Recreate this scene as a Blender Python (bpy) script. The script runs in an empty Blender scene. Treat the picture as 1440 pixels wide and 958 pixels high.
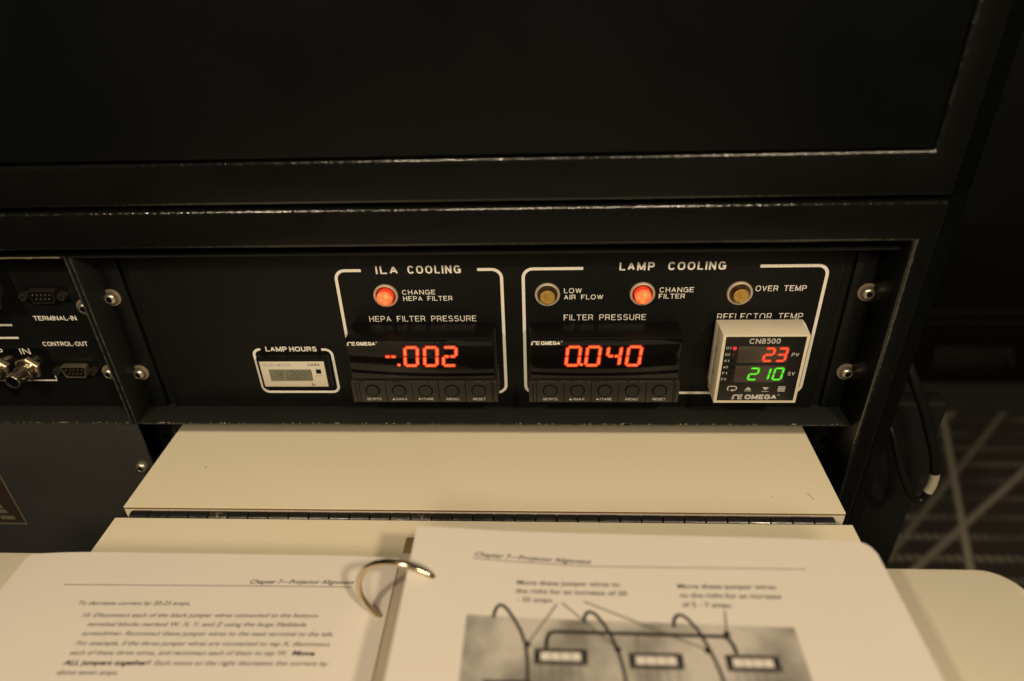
import bpy, bmesh, math, random
from mathutils import Vector, Matrix

S = 0.001                      # everything below is written in millimetres
scn = bpy.context.scene
C = scn.collection
random.seed(7)

# ------------------------------------------------------------------ camera
def make_camera():
    p, y, r = math.radians(31.5489), math.radians(-3.4782), math.radians(-2.0328)
    cy, sy, cp, sp = math.cos(y), math.sin(y), math.cos(p), math.sin(p)
    fwd = Vector((sy * cp, cy * cp, -sp)); right = Vector((cy, -sy, 0)); up = right.cross(fwd)
    r2 = right * math.cos(r) + up * math.sin(r)
    u2 = up * math.cos(r) - right * math.sin(r)
    cam = bpy.data.cameras.new('camera')
    cam.lens = 24.0; cam.sensor_width = 36.0; cam.sensor_fit = 'HORIZONTAL'
    cam.clip_start = 0.01; cam.clip_end = 50
    cam.dof.use_dof = True; cam.dof.focus_distance = 0.429; cam.dof.aperture_fstop = 3.5
    o = bpy.data.objects.new('camera', cam); C.objects.link(o)
    m = Matrix((r2, u2, -fwd)).transposed().to_4x4()
    m.translation = Vector((41.85, -371.22, 223.34)) * S
    o.matrix_world = m
    scn.camera = o
make_camera()

# ------------------------------------------------------------------ world and lamps
w = bpy.data.worlds.new('World'); scn.world = w; w.use_nodes = True
bg = w.node_tree.nodes['Background']
bg.inputs[0].default_value = (1.0, 0.80, 0.56, 1); bg.inputs[1].default_value = 0.012

WARM = (1.0, 0.81, 0.55)
def lamp(name, loc, target, size, power):
    l = bpy.data.lights.new(name, 'AREA'); l.shape = 'DISK'; l.size = size; l.energy = power; l.color = WARM
    o = bpy.data.objects.new(name, l); C.objects.link(o)
    o.location = Vector(loc)
    d = Vector(target) - Vector(loc)
    o.rotation_euler = d.to_track_quat('-Z', 'Y').to_euler()
lamp('ceiling_lamp', (0.50, -0.82, 0.80), (0, -0.1, -0.05), 0.08, 6.1)
lamp('ceiling_lamp', (-0.46, -0.82, 0.80), (0, -0.1, -0.05), 0.08, 4.9)
lamp('ceiling_lamp', (0.15, -1.75, 1.25), (0, 0, 0), 0.50, 16)

scn.view_settings.view_transform = 'Standard'
scn.view_settings.look = 'None'
scn.view_settings.exposure = 0.0
scn.view_settings.gamma = 1.0
scn.cycles.use_denoising = True
scn.cycles.max_bounces = 8
scn.cycles.sample_clamp_indirect = 4.0

# ------------------------------------------------------------------ materials
def mat(name, col, rough=0.5, metal=0.0, spec=0.5, bump=None, var=None, rvar=None, emit=None, estr=1.0, coat=0.0):
    """bump=(scale, strength, dist_mm) ; var=(scale, other colour, lo, hi) ; rvar=(scale, amount)"""
    m = bpy.data.materials.new(name); m.use_nodes = True
    nt = m.node_tree; b = nt.nodes['Principled BSDF']
    b.inputs['Base Color'].default_value = (*col, 1); b.inputs['Roughness'].default_value = rough
    b.inputs['Metallic'].default_value = metal; b.inputs['Specular IOR Level'].default_value = spec
    b.inputs['Coat Weight'].default_value = coat
    tc = nt.nodes.new('ShaderNodeTexCoord')
    def noise(scale, detail=3):
        n = nt.nodes.new('ShaderNodeTexNoise'); n.inputs['Scale'].default_value = scale; n.inputs['Detail'].default_value = detail
        nt.links.new(tc.outputs['Object'], n.inputs['Vector']); return n
    if var:
        n = noise(var[0]); mr = nt.nodes.new('ShaderNodeMapRange')
        mr.inputs['From Min'].default_value = var[2]; mr.inputs['From Max'].default_value = var[3]
        nt.links.new(n.outputs['Fac'], mr.inputs['Value'])
        mx = nt.nodes.new('ShaderNodeMix'); mx.data_type = 'RGBA'
        mx.inputs['A'].default_value = (*col, 1); mx.inputs['B'].default_value = (*var[1], 1)
        nt.links.new(mr.outputs['Result'], mx.inputs['Factor'])
        nt.links.new(mx.outputs['Result'], b.inputs['Base Color'])
    if rvar:
        n = noise(rvar[0], 4); mr = nt.nodes.new('ShaderNodeMapRange')
        mr.inputs['From Min'].default_value = 0.3; mr.inputs['From Max'].default_value = 0.7
        mr.inputs['To Min'].default_value = rough - rvar[1]; mr.inputs['To Max'].default_value = rough + rvar[1]
        nt.links.new(n.outputs['Fac'], mr.inputs['Value']); nt.links.new(mr.outputs['Result'], b.inputs['Roughness'])
    if bump:
        n = noise(bump[0], 2); bp = nt.nodes.new('ShaderNodeBump')
        bp.inputs['Strength'].default_value = bump[1]; bp.inputs['Distance'].default_value = bump[2] * S
        nt.links.new(n.outputs['Fac'], bp.inputs['Height']); nt.links.new(bp.outputs['Normal'], b.inputs['Normal'])
    if emit:
        b.inputs['Emission Color'].default_value = (*emit, 1); b.inputs['Emission Strength'].default_value = estr
    return m

M = {}
M['paint'] = mat('black_powder_coat', (0.0034, 0.0038, 0.0034), 0.38, spec=0.18, bump=(520, 0.45, 0.30), rvar=(30, 0.05))
M['arris'] = mat('black_paint_on_rounded_edge', (0.0055, 0.0058, 0.0050), 0.20, spec=0.85, bump=(420, 0.8, 0.5), rvar=(240, 0.10), coat=0.3)  # glossier, slightly lighter bevel paint, set so the frame edges show a highlight
M['tray'] = mat('black_sheet_steel_paint', (0.0150, 0.0166, 0.0150), 0.55, spec=0.18, bump=(520, 0.4, 0.30), rvar=(30, 0.05))
M['panel'] = mat('black_textured_paint', (0.0040, 0.0047, 0.0046), 0.46, spec=0.23, bump=(900, 0.6, 0.3), rvar=(60, 0.06))
M['door'] = mat('satin_black_door_paint', (0.0019, 0.0026, 0.0027), 0.42, spec=0.17, bump=(420, 0.25, 0.2), rvar=(14, 0.06))
M['sidepaint'] = mat('black_side_panel_paint', (0.0016, 0.0019, 0.0018), 0.6, spec=0.10, bump=(420, 0.25, 0.2))
M['skirt'] = mat('dull_black_side_paint', (0.0085, 0.009, 0.0085), 0.65, spec=0.15, bump=(420, 0.25, 0.2))
M['greypaint'] = mat('charcoal_paint', (0.024, 0.024, 0.0235), 0.5, spec=0.4, bump=(700, 0.5, 0.3), var=(25, (0.028, 0.028, 0.0275), 0.35, 0.65))
M['inside'] = mat('matt_black_interior', (0.004, 0.004, 0.004), 0.8, spec=0.2)
M['rubbed'] = mat('grey_edge_highlight', (0.055, 0.056, 0.050), 0.5, var=(260, (0.012, 0.013, 0.012), 0.40, 0.62))  # mottled grey that paints in the highlight on the tray edges
M['bare'] = mat('bare_brassy_metal', (0.62, 0.53, 0.36), 0.35, metal=0.7, bump=(300, 0.3, 0.3))
M['ink'] = mat('cream_legend_ink', (0.86, 0.83, 0.76), 0.6, spec=0.3, bump=(900, 0.25, 0.15), var=(700, (0.74, 0.70, 0.62), 0.35, 0.75))
M['inkgrey'] = mat('grey_legend_ink', (0.56, 0.54, 0.50), 0.6, spec=0.3)
M['plastic'] = mat('black_abs_plastic', (0.003, 0.003, 0.003), 0.42, spec=0.25, bump=(1100, 0.25, 0.2))
M['strip'] = mat('brown_black_keypad_film', (0.017, 0.0152, 0.0138), 0.45, bump=(900, 0.3, 0.2))
M['button'] = mat('soft_black_button', (0.0125, 0.012, 0.0115), 0.55, bump=(500, 0.2, 0.2))
M['window'] = mat('smoked_acrylic_window', (0.003, 0.0029, 0.0028), 0.05, spec=0.32)
M['cnface'] = mat('matt_black_keypad', (0.006, 0.006, 0.006), 0.4)
M['cnwin'] = mat('smoked_brown_display', (0.060, 0.046, 0.036), 0.25)
M['beigeplastic'] = mat('cream_moulded_plastic', (0.76, 0.69, 0.55), 0.45, bump=(400, 0.1, 0.15), var=(60, (0.72, 0.645, 0.50), 0.4, 0.7))
M['lcdface'] = mat('cream_meter_label', (0.64, 0.595, 0.49), 0.5)
M['lcd'] = mat('lcd_glass', (0.185, 0.18, 0.135), 0.22, var=(120, (0.16, 0.155, 0.115), 0.4, 0.6))
M['lcdseg'] = mat('lcd_segment', (0.085, 0.083, 0.060), 0.4)
M['blackink'] = mat('black_printing_ink', (0.03, 0.028, 0.027), 0.6, spec=0.3)
M['greyink'] = mat('faded_grey_ink', (0.30, 0.27, 0.22), 0.6, spec=0.3)
M['laminate'] = mat('cream_laminate', (0.86, 0.785, 0.605), 0.36, spec=0.45, bump=(260, 0.06, 0.2), var=(9, (0.84, 0.765, 0.585), 0.35, 0.65), rvar=(18, 0.08))
M['core'] = mat('brown_laminate_edge', (0.22, 0.085, 0.022), 0.6)
M['edgeband'] = mat('cream_edge_band', (0.70, 0.65, 0.54), 0.5)
M['hinge'] = mat('blackened_steel_hinge', (0.030, 0.030, 0.029), 0.27, metal=0.45, bump=(200, 0.3, 0.2), rvar=(150, 0.12))
M['hingewear'] = mat('worn_steel_hinge', (0.028, 0.026, 0.023), 0.4, metal=0.3, bump=(200, 0.3, 0.3), var=(420, (0.24, 0.20, 0.14), 0.54, 0.68))
M['paper'] = mat('white_paper', (0.80, 0.745, 0.69), 0.75, spec=0.2, bump=(160, 0.05, 0.2), var=(14, (0.78, 0.73, 0.675), 0.35, 0.65))
M['paperedge'] = mat('paper_edges', (0.72, 0.68, 0.62), 0.8, spec=0.1)
M['photo'] = mat('halftone_grey', (0.24, 0.225, 0.205), 0.7, spec=0.2, var=(34, (0.60, 0.56, 0.51), 0.34, 0.60))
M['toner'] = mat('black_toner', (0.035, 0.03, 0.03), 0.6, spec=0.3)
M['tonergrey'] = mat('grey_toner', (0.11, 0.10, 0.095), 0.7, spec=0.2)
M['lightgrey'] = mat('pale_grey_toner', (0.20, 0.185, 0.17), 0.7, spec=0.2)
M['cover'] = mat('cream_vinyl_cover', (0.82, 0.765, 0.615), 0.42, bump=(350, 0.12, 0.2), var=(12, (0.80, 0.745, 0.595), 0.35, 0.65))
M['nickel'] = mat('nickel_plate', (0.74, 0.64, 0.46), 0.15, metal=1.0)
M['rail2'] = mat('worn_brass_end', (0.48, 0.37, 0.20), 0.4, metal=0.6, bump=(300, 0.3, 0.3))
M['rail'] = mat('tan_grey_rail', (0.60, 0.52, 0.42), 0.45, spec=0.4)
M['brassy'] = mat('tarnished_nickel', (0.55, 0.46, 0.32), 0.42, metal=0.9, bump=(250, 0.2, 0.2))
M['steel'] = mat('steel_screw', (0.66, 0.60, 0.50), 0.34, metal=0.92, bump=(500, 0.25, 0.2))
M['washer'] = mat('brown_nylon_washer', (0.22, 0.18, 0.125), 0.35, coat=0.3)
M['bezel'] = mat('dull_silver_bezel', (0.62, 0.52, 0.40), 0.40, metal=0.35, bump=(300, 0.1, 0.1))
M['barrel'] = mat('dark_nickel_barrel', (0.40, 0.35, 0.27), 0.24, metal=0.95, bump=(300, 0.15, 0.15))
M['shell'] = mat('tinned_connector_shell', (0.62, 0.55, 0.43), 0.34, metal=0.9)
M['darkshell'] = mat('black_chrome_shell', (0.15, 0.135, 0.11), 0.32, metal=0.9)
M['gold'] = mat('gold_contact', (0.80, 0.52, 0.20), 0.22, metal=1.0)
M['darkhole'] = mat('dark_hole', (0.002, 0.002, 0.002), 0.9, spec=0.1)
M['gloss'] = mat('gloss_black_label', (0.003, 0.003, 0.003), 0.18)
M['plate'] = mat('brown_nameplate', (0.030, 0.021, 0.017), 0.35)
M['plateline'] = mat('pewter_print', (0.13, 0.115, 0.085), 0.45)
M['cable'] = mat('black_rubber', (0.006, 0.006, 0.006), 0.38)
M['ferrule'] = mat('pale_ferrule', (0.42, 0.38, 0.30), 0.4)
M['case'] = mat('black_case_laminate', (0.0025, 0.0025, 0.0025), 0.5, bump=(60, 0.2, 0.5))
M['casemetal'] = mat('dull_case_metal', (0.03, 0.029, 0.026), 0.5, metal=0.4)
M['floor'] = mat('dark_floor', (0.042, 0.044, 0.040), 0.7, var=(8, (0.050, 0.052, 0.047), 0.3, 0.7))
# lit things
M['red_core'] = mat('red_led_segment', (0.02, 0.005, 0.005), 0.5, emit=(1.0, 0.195, 0.045), estr=1.05)
M['red_edge'] = mat('red_led_glow', (0.02, 0.003, 0.003), 0.5, emit=(0.70, 0.012, 0.003), estr=1.0)
M['cnred'] = mat('orange_red_led_segment', (0.02, 0.005, 0.005), 0.5, emit=(1.0, 0.115, 0.035), estr=1.05)
M['green_core'] = mat('green_led_segment', (0.005, 0.02, 0.005), 0.5, emit=(0.115, 0.92, 0.025), estr=1.05)
M['green_edge'] = mat('green_led_glow', (0.003, 0.02, 0.003), 0.5, emit=(0.03, 0.26, 0.006), estr=1.0)
M['reddot'] = mat('red_led_dot', (0.05, 0.01, 0.01), 0.5, emit=(1.0, 0.03, 0.025), estr=1.0)
M['dimdot'] = mat('unlit_red_led_dot', (0.07, 0.006, 0.005), 0.5)

def lens_mat(name, base, ring, hot=None, rim=None):
    """turned plastic lens: fine rings about the lamp's own axis; a lit one is hottest over its filament"""
    m = mat(name, base, 0.3)
    nt = m.node_tree; b = nt.nodes['Principled BSDF']; L = nt.links
    tc = nt.nodes.new('ShaderNodeTexCoord'); sx = nt.nodes.new('ShaderNodeSeparateXYZ'); cb = nt.nodes.new('ShaderNodeCombineXYZ')
    L.new(tc.outputs['Object'], sx.inputs[0]); L.new(sx.outputs[0], cb.inputs[0]); L.new(sx.outputs[2], cb.inputs[1])
    ln = nt.nodes.new('ShaderNodeVectorMath'); ln.operation = 'LENGTH'; L.new(cb.outputs[0], ln.inputs[0])
    def mth(op, a, v):
        n = nt.nodes.new('ShaderNodeMath'); n.operation = op; L.new(a, n.inputs[0])
        if isinstance(v, (int, float)): n.inputs[1].default_value = v
        else: L.new(v, n.inputs[1])
        return n.outputs[0]
    ringf = mth('MULTIPLY', mth('ADD', mth('SINE', mth('MULTIPLY', ln.outputs['Value'], 2 * math.pi / 0.00105), 0), 1.0), 0.5)
    nz = nt.nodes.new('ShaderNodeTexNoise'); nz.inputs['Scale'].default_value = 420; L.new(tc.outputs['Object'], nz.inputs['Vector'])
    fac = mth('MULTIPLY', mth('ADD', ringf, 0.35), nz.outputs['Fac'])
    mx = nt.nodes.new('ShaderNodeMix'); mx.data_type = 'RGBA'
    mx.inputs['A'].default_value = (*base, 1); mx.inputs['B'].default_value = (*ring, 1)
    L.new(fac, mx.inputs['Factor']); L.new(mx.outputs['Result'], b.inputs['Base Color'])
    bp = nt.nodes.new('ShaderNodeBump'); bp.inputs['Strength'].default_value = 0.5; bp.inputs['Distance'].default_value = 0.0002
    L.new(ringf, bp.inputs['Height']); L.new(bp.outputs['Normal'], b.inputs['Normal'])
    if hot:
        n2 = nt.nodes.new('ShaderNodeTexNoise'); n2.inputs['Scale'].default_value = 300; n2.inputs['Detail'].default_value = 1; L.new(tc.outputs['Object'], n2.inputs['Vector'])
        mr = nt.nodes.new('ShaderNodeMapRange'); mr.inputs['From Min'].default_value = 0.0054; mr.inputs['From Max'].default_value = 0.0014; L.new(ln.outputs['Value'], mr.inputs['Value'])
        mr2 = nt.nodes.new('ShaderNodeMapRange'); mr2.inputs['From Min'].default_value = 0.36; mr2.inputs['From Max'].default_value = 0.64; mr2.inputs['To Min'].default_value = 0.30; L.new(n2.outputs['Fac'], mr2.inputs['Value'])
        f2 = mth('MULTIPLY', mth('MULTIPLY', mr.outputs['Result'], mr2.outputs['Result']), mth('MULTIPLY', mth('ADD', ringf, 2.2), 0.34))
        me = nt.nodes.new('ShaderNodeMix'); me.data_type = 'RGBA'
        me.inputs['A'].default_value = (*rim, 1); me.inputs['B'].default_value = (*hot, 1)
        L.new(f2, me.inputs['Factor']); L.new(me.outputs['Result'], b.inputs['Emission Color']); b.inputs['Emission Strength'].default_value = 1.0
    return m
M['lens_amber'] = lens_mat("amber_lens", (0.16, 0.08, 0.012), (0.72, 0.46, 0.10))
M['lens_amber_side'] = mat('amber_lens_side', (0.055, 0.030, 0.012), 0.3)
M['lens_red'] = lens_mat('lit_red_lens', (0.20, 0.06, 0.02), (0.45, 0.20, 0.08), hot=(1.15, 0.46, 0.12), rim=(0.72, 0.045, 0.010))
M['lens_red_side'] = mat('lit_red_lens_side', (0.25, 0.02, 0.01), 0.3, emit=(0.85, 0.035, 0.010), estr=1.0)

def carpet_mat():
    m = mat('patterned_carpet', (0.02, 0.015, 0.012), 0.95, spec=0.1)
    nt = m.node_tree; b = nt.nodes['Principled BSDF']; L = nt.links
    ge = nt.nodes.new('ShaderNodeNewGeometry'); sx = nt.nodes.new('ShaderNodeSeparateXYZ'); L.new(ge.outputs['Position'], sx.inputs[0])
    def math_(op, a, bb=None, c=None):
        n = nt.nodes.new('ShaderNodeMath'); n.operation = op
        for i, v in enumerate((a, bb, c)):
            if v is None: continue
            if isinstance(v, (int, float)): n.inputs[i].default_value = v
            else: L.new(v, n.inputs[i])
        return n.outputs[0]
    x, y = sx.outputs[0], sx.outputs[1]
    def band(nx, ny, period, off, width, soft):
        d = math_('ADD', math_('MULTIPLY', x, nx), math_('MULTIPLY', y, ny))
        fr = math_('PINGPONG', math_('SUBTRACT', d, off), period / 2)
        mr = nt.nodes.new('ShaderNodeMapRange'); mr.inputs['From Min'].default_value = width + soft; mr.inputs['From Max'].default_value = width
        L.new(fr, mr.inputs['Value']); return mr.outputs['Result']
    # broken weft stripes, and two families of crossing lines
    st = band(0, 1, 0.046, 0.015, 0.004, 0.005)
    nz = nt.nodes.new('ShaderNodeTexNoise'); nz.inputs['Scale'].default_value = 3.2; L.new(ge.outputs['Position'], nz.inputs['Vector'])
    mrn = nt.nodes.new('ShaderNodeMapRange'); mrn.inputs['From Min'].default_value = 0.38; mrn.inputs['From Max'].default_value = 0.6
    L.new(nz.outputs['Fac'], mrn.inputs['Value'])
    st = math_('MULTIPLY', math_('MULTIPLY', st, mrn.outputs['Result']), 0.40)
    st = math_('MULTIPLY', st, math_('MULTIPLY_ADD', band(1, 0.3, 0.016, 0.0, 0.0035, 0.002), 0.75, 0.25))
    def fam(p0, p1, period, wd):
        dx, dy = p1[0] - p0[0], p1[1] - p0[1]; l = math.hypot(dx, dy); nx, ny = -dy / l, dx / l
        return band(nx, ny, period, nx * p0[0] + ny * p0[1], wd, 0.005)
    d1 = fam((0.865, 0.782), (0.729, 0.416), 0.34, 0.0030)
    d3 = fam((0.9899, 0.8059), (0.8741, 0.6929), 0.21, 0.0025)
    d2 = fam((0.9466, 0.6427), (0.6455, 0.4118), 0.17, 0.0028)
    fac = math_('MAXIMUM', st, math_('MAXIMUM', math_('MULTIPLY', d1, 0.62), math_('MAXIMUM', math_('MULTIPLY', d2, 0.5), math_('MULTIPLY', d3, 0.3))))
    fn = nt.nodes.new('ShaderNodeTexNoise'); fn.inputs['Scale'].default_value = 160; L.new(ge.outputs['Position'], fn.inputs['Vector'])
    fac = math_('MULTIPLY', fac, math_('MULTIPLY_ADD', fn.outputs['Fac'], 0.9, 0.55))
    mx = nt.nodes.new('ShaderNodeMix'); mx.data_type = 'RGBA'
    mx.inputs['A'].default_value = (0.050, 0.044, 0.040, 1); mx.inputs['B'].default_value = (0.55, 0.51, 0.42, 1)
    L.new(fac, mx.inputs['Factor']); L.new(mx.outputs['Result'], b.inputs['Base Color'])
    bp = nt.nodes.new('ShaderNodeBump'); bp.inputs['Distance'].default_value = 0.004; L.new(fn.outputs['Fac'], bp.inputs['Height'])
    L.new(bp.outputs['Normal'], b.inputs['Normal'])
    return m
M['carpet'] = carpet_mat()

# ------------------------------------------------------------------ object helpers
def link(name, me, parent=None, loc=(0, 0, 0)):
    o = bpy.data.objects.new(name, me); C.objects.link(o)
    o.location = Vector(loc) * S
    if parent is not None: o.parent = parent
    return o

def thing(name, label, cat, loc=(0, 0, 0), group=None):
    o = link(name, None, None, loc); o.empty_display_size = 0.01
    o['label'] = label; o['category'] = cat
    if group: o['group'] = group
    return o

class MB:
    """collects shapes (mm) into one mesh"""
    def __init__(s): s.bm = bmesh.new()
    def merge(s, b2):
        me = bpy.data.meshes.new('tmp'); b2.to_mesh(me); b2.free(); s.bm.from_mesh(me); bpy.data.meshes.remove(me); return s
    def box(s, x0, x1, y0, y1, z0, z1, bev=0.0, seg=2):
        b = bmesh.new(); bmesh.ops.create_cube(b, size=1)
        for v in b.verts:
            v.co = Vector(((x0 + x1) / 2 + v.co.x * (x1 - x0), (y0 + y1) / 2 + v.co.y * (y1 - y0), (z0 + z1) / 2 + v.co.z * (z1 - z0)))
        if bev: bmesh.ops.bevel(b, geom=b.edges[:], offset=bev, segments=seg, profile=0.5, affect='EDGES')
        return s.merge(b)
    def prism(s, pts, a, b_, axis='y', bev=0.0, seg=2, bmat=-1):
        """polygon extruded along an axis. axis y: pts are (x,z); axis z: pts are (x,y); axis x: pts are (y,z)"""
        b = bmesh.new()
        def P(p, t):
            return {'y': (p[0], t, p[1]), 'z': (p[0], p[1], t), 'x': (t, p[0], p[1])}[axis]
        v0 = [b.verts.new(P(p, a)) for p in pts]; v1 = [b.verts.new(P(p, b_)) for p in pts]
        n = len(pts)
        b.faces.new(v0); b.faces.new(v1[::-1])
        for i in range(n): b.faces.new((v0[i], v1[i], v1[(i + 1) % n], v0[(i + 1) % n]))
        bmesh.ops.recalc_face_normals(b, faces=b.faces)
        if bev: bmesh.ops.bevel(b, geom=b.edges[:], offset=bev, segments=seg, profile=0.5, affect='EDGES', material=bmat)
        return s.merge(b)
    def lathe(s, prof, cx, cz, cy=0.0, n=28, rot=0.0):
        """profile (radius, y) turned about the y axis through (cx, cz)"""
        b = bmesh.new(); rings = []
        for r, y in prof:
            if r <= 1e-6: rings.append([b.verts.new((cx, cy + y, cz))])
            else: rings.append([b.verts.new((cx + r * math.cos(rot + k * 2 * math.pi / n), cy + y, cz + r * math.sin(rot + k * 2 * math.pi / n))) for k in range(n)])
        for A, B in zip(rings, rings[1:]):
            for k in range(n):
                k2 = (k + 1) % n
                if len(A) == 1 and len(B) == 1: continue
                if len(A) == 1: b.faces.new((A[0], B[k], B[k2]))
                elif len(B) == 1: b.faces.new((A[k], B[0], A[k2]))
                else: b.faces.new((A[k], B[k], B[k2], A[k2]))
        bmesh.ops.recalc_face_normals(b, faces=b.faces)
        return s.merge(b)
    def tube(s, pts, r, n=12, closed=False, caps=True):
        b = bmesh.new(); pts = [Vector(p) for p in pts]; N = len(pts); rings = []; prev = None
        rr = r if isinstance(r, (list, tuple)) else [r] * N
        for i, p in enumerate(pts):
            if closed: t = pts[(i + 1) % N] - pts[i - 1]
            else: t = pts[min(i + 1, N - 1)] - pts[max(i - 1, 0)]
            t.normalize()
            if prev is None:
                a = Vector((0, 1, 0)) if abs(t.y) < 0.9 else Vector((1, 0, 0))
                u = t.cross(a).normalized()
            else: u = (prev - t * prev.dot(t)).normalized()
            prev = u; v = t.cross(u)
            rings.append([b.verts.new(p + (u * math.cos(k * 2 * math.pi / n) + v * math.sin(k * 2 * math.pi / n)) * rr[i]) for k in range(n)])
        for i in range(N if closed else N - 1):
            A, B = rings[i], rings[(i + 1) % N]
            for k in range(n): b.faces.new((A[k], A[(k + 1) % n], B[(k + 1) % n], B[k]))
        if caps and not closed:
            b.faces.new(rings[0]); b.faces.new(rings[-1][::-1])
        bmesh.ops.recalc_face_normals(b, faces=b.faces)
        return s.merge(b)
    def poly(s, pts3):
        vs = [s.bm.verts.new(p) for p in pts3]; s.bm.faces.new(vs); return s
    def raw(s, verts, faces):
        vs = [s.bm.verts.new(p) for p in verts]
        for f in faces:
            try: s.bm.faces.new([vs[i] for i in f])
            except ValueError: pass
        return s
    def build(s, name, m, parent=None, loc=(0, 0, 0), smooth=38, origin=None):
        og = Vector(origin) if origin else Vector((0, 0, 0))
        for v in s.bm.verts: v.co = (v.co - og) * S
        me = bpy.data.meshes.new(name); s.bm.to_mesh(me); s.bm.free()
        for mm in (m if isinstance(m, (list, tuple)) else [m]): me.materials.append(mm)
        if smooth:
            for p in me.polygons: p.use_smooth = True
            me.set_sharp_from_angle(angle=math.radians(smooth))
        return link(name, me, parent, og + Vector(loc))

# ---- lettering
_tx = {}
def glyphs(txt, bold=0.0, space=1.0, word=1.0):
    k = (txt, bold, space, word)
    if k not in _tx:
        cu = bpy.data.curves.new('t', 'FONT'); cu.body = txt; cu.size = 1; cu.offset = bold; cu.space_character = space
        cu.space_word = word
        cu.resolution_u = 3; cu.fill_mode = 'FRONT'
        o = bpy.data.objects.new('t', cu); C.objects.link(o)
        dg = bpy.context.evaluated_depsgraph_get(); dg.update()
        ev = o.evaluated_get(dg); me = ev.to_mesh()
        vs = [(v.co.x, v.co.y) for v in me.vertices]; fs = [tuple(p.vertices) for p in me.polygons]
        ev.to_mesh_clear(); bpy.data.objects.remove(o); bpy.data.curves.remove(cu)
        _tx[k] = (vs, fs)
    return _tx[k]
_hv, _ = glyphs('H'); CAP = max(v[1] for v in _hv)
def text(mb, txt, p0, p1, cap, to3, bold=0.0, shear=0.0, space=1.0, word=1.0):
    """letters from p0 to p1 (both on the base line, surface mm), cap height in mm; to3 maps surface to space"""
    vs, fs = glyphs(txt, bold, space, word)
    x0 = min(v[0] for v in vs); x1 = max(v[0] for v in vs)
    d = Vector((p1[0] - p0[0], p1[1] - p0[1])); L = d.length; d /= L; n = Vector((-d.y, d.x))
    sx = L / (x1 - x0); sy = cap / CAP
    out = []
    for v in vs:
        h = v[1] * sy
        q = Vector(p0) + d * ((v[0] - x0) * sx + h * shear) + n * h
        out.append(to3(q.x, q.y))
    mb.raw(out, fs)
def onface(y): return lambda u, v: (u, y, v)      # a vertical face looking at the viewer

def stroke(mb, pts, wd, to3, closed=False):
    """flat ribbon along a 2-D path"""
    P = [Vector(p) for p in pts]; N = len(P); l, r = [], []
    for i, p in enumerate(P):
        a = P[i - 1] if (i > 0 or closed) else p
        b = P[(i + 1) % N] if (i < N - 1 or closed) else p
        t = (b - a).normalized(); n = Vector((-t.y, t.x))
        sc = 1.0
        if 0 < i < N - 1 or closed:
            t1 = (p - a).normalized(); c = abs(t1.dot(t)); sc = 1 / max(c, 0.5)
        l.append(p + n * wd / 2 * sc); r.append(p - n * wd / 2 * sc)
    vs = [to3(*q) for q in l + r]
    fs = [(i, (i + 1) % N, N + (i + 1) % N, N + i) for i in range(N if closed else N - 1)]
    mb.raw(vs, fs)
def arc(cx, cy, r, a0, a1, n=8):
    return [(cx + r * math.cos(math.radians(a0 + (a1 - a0) * k / n)), cy + r * math.sin(math.radians(a0 + (a1 - a0) * k / n))) for k in range(n + 1)]

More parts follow.
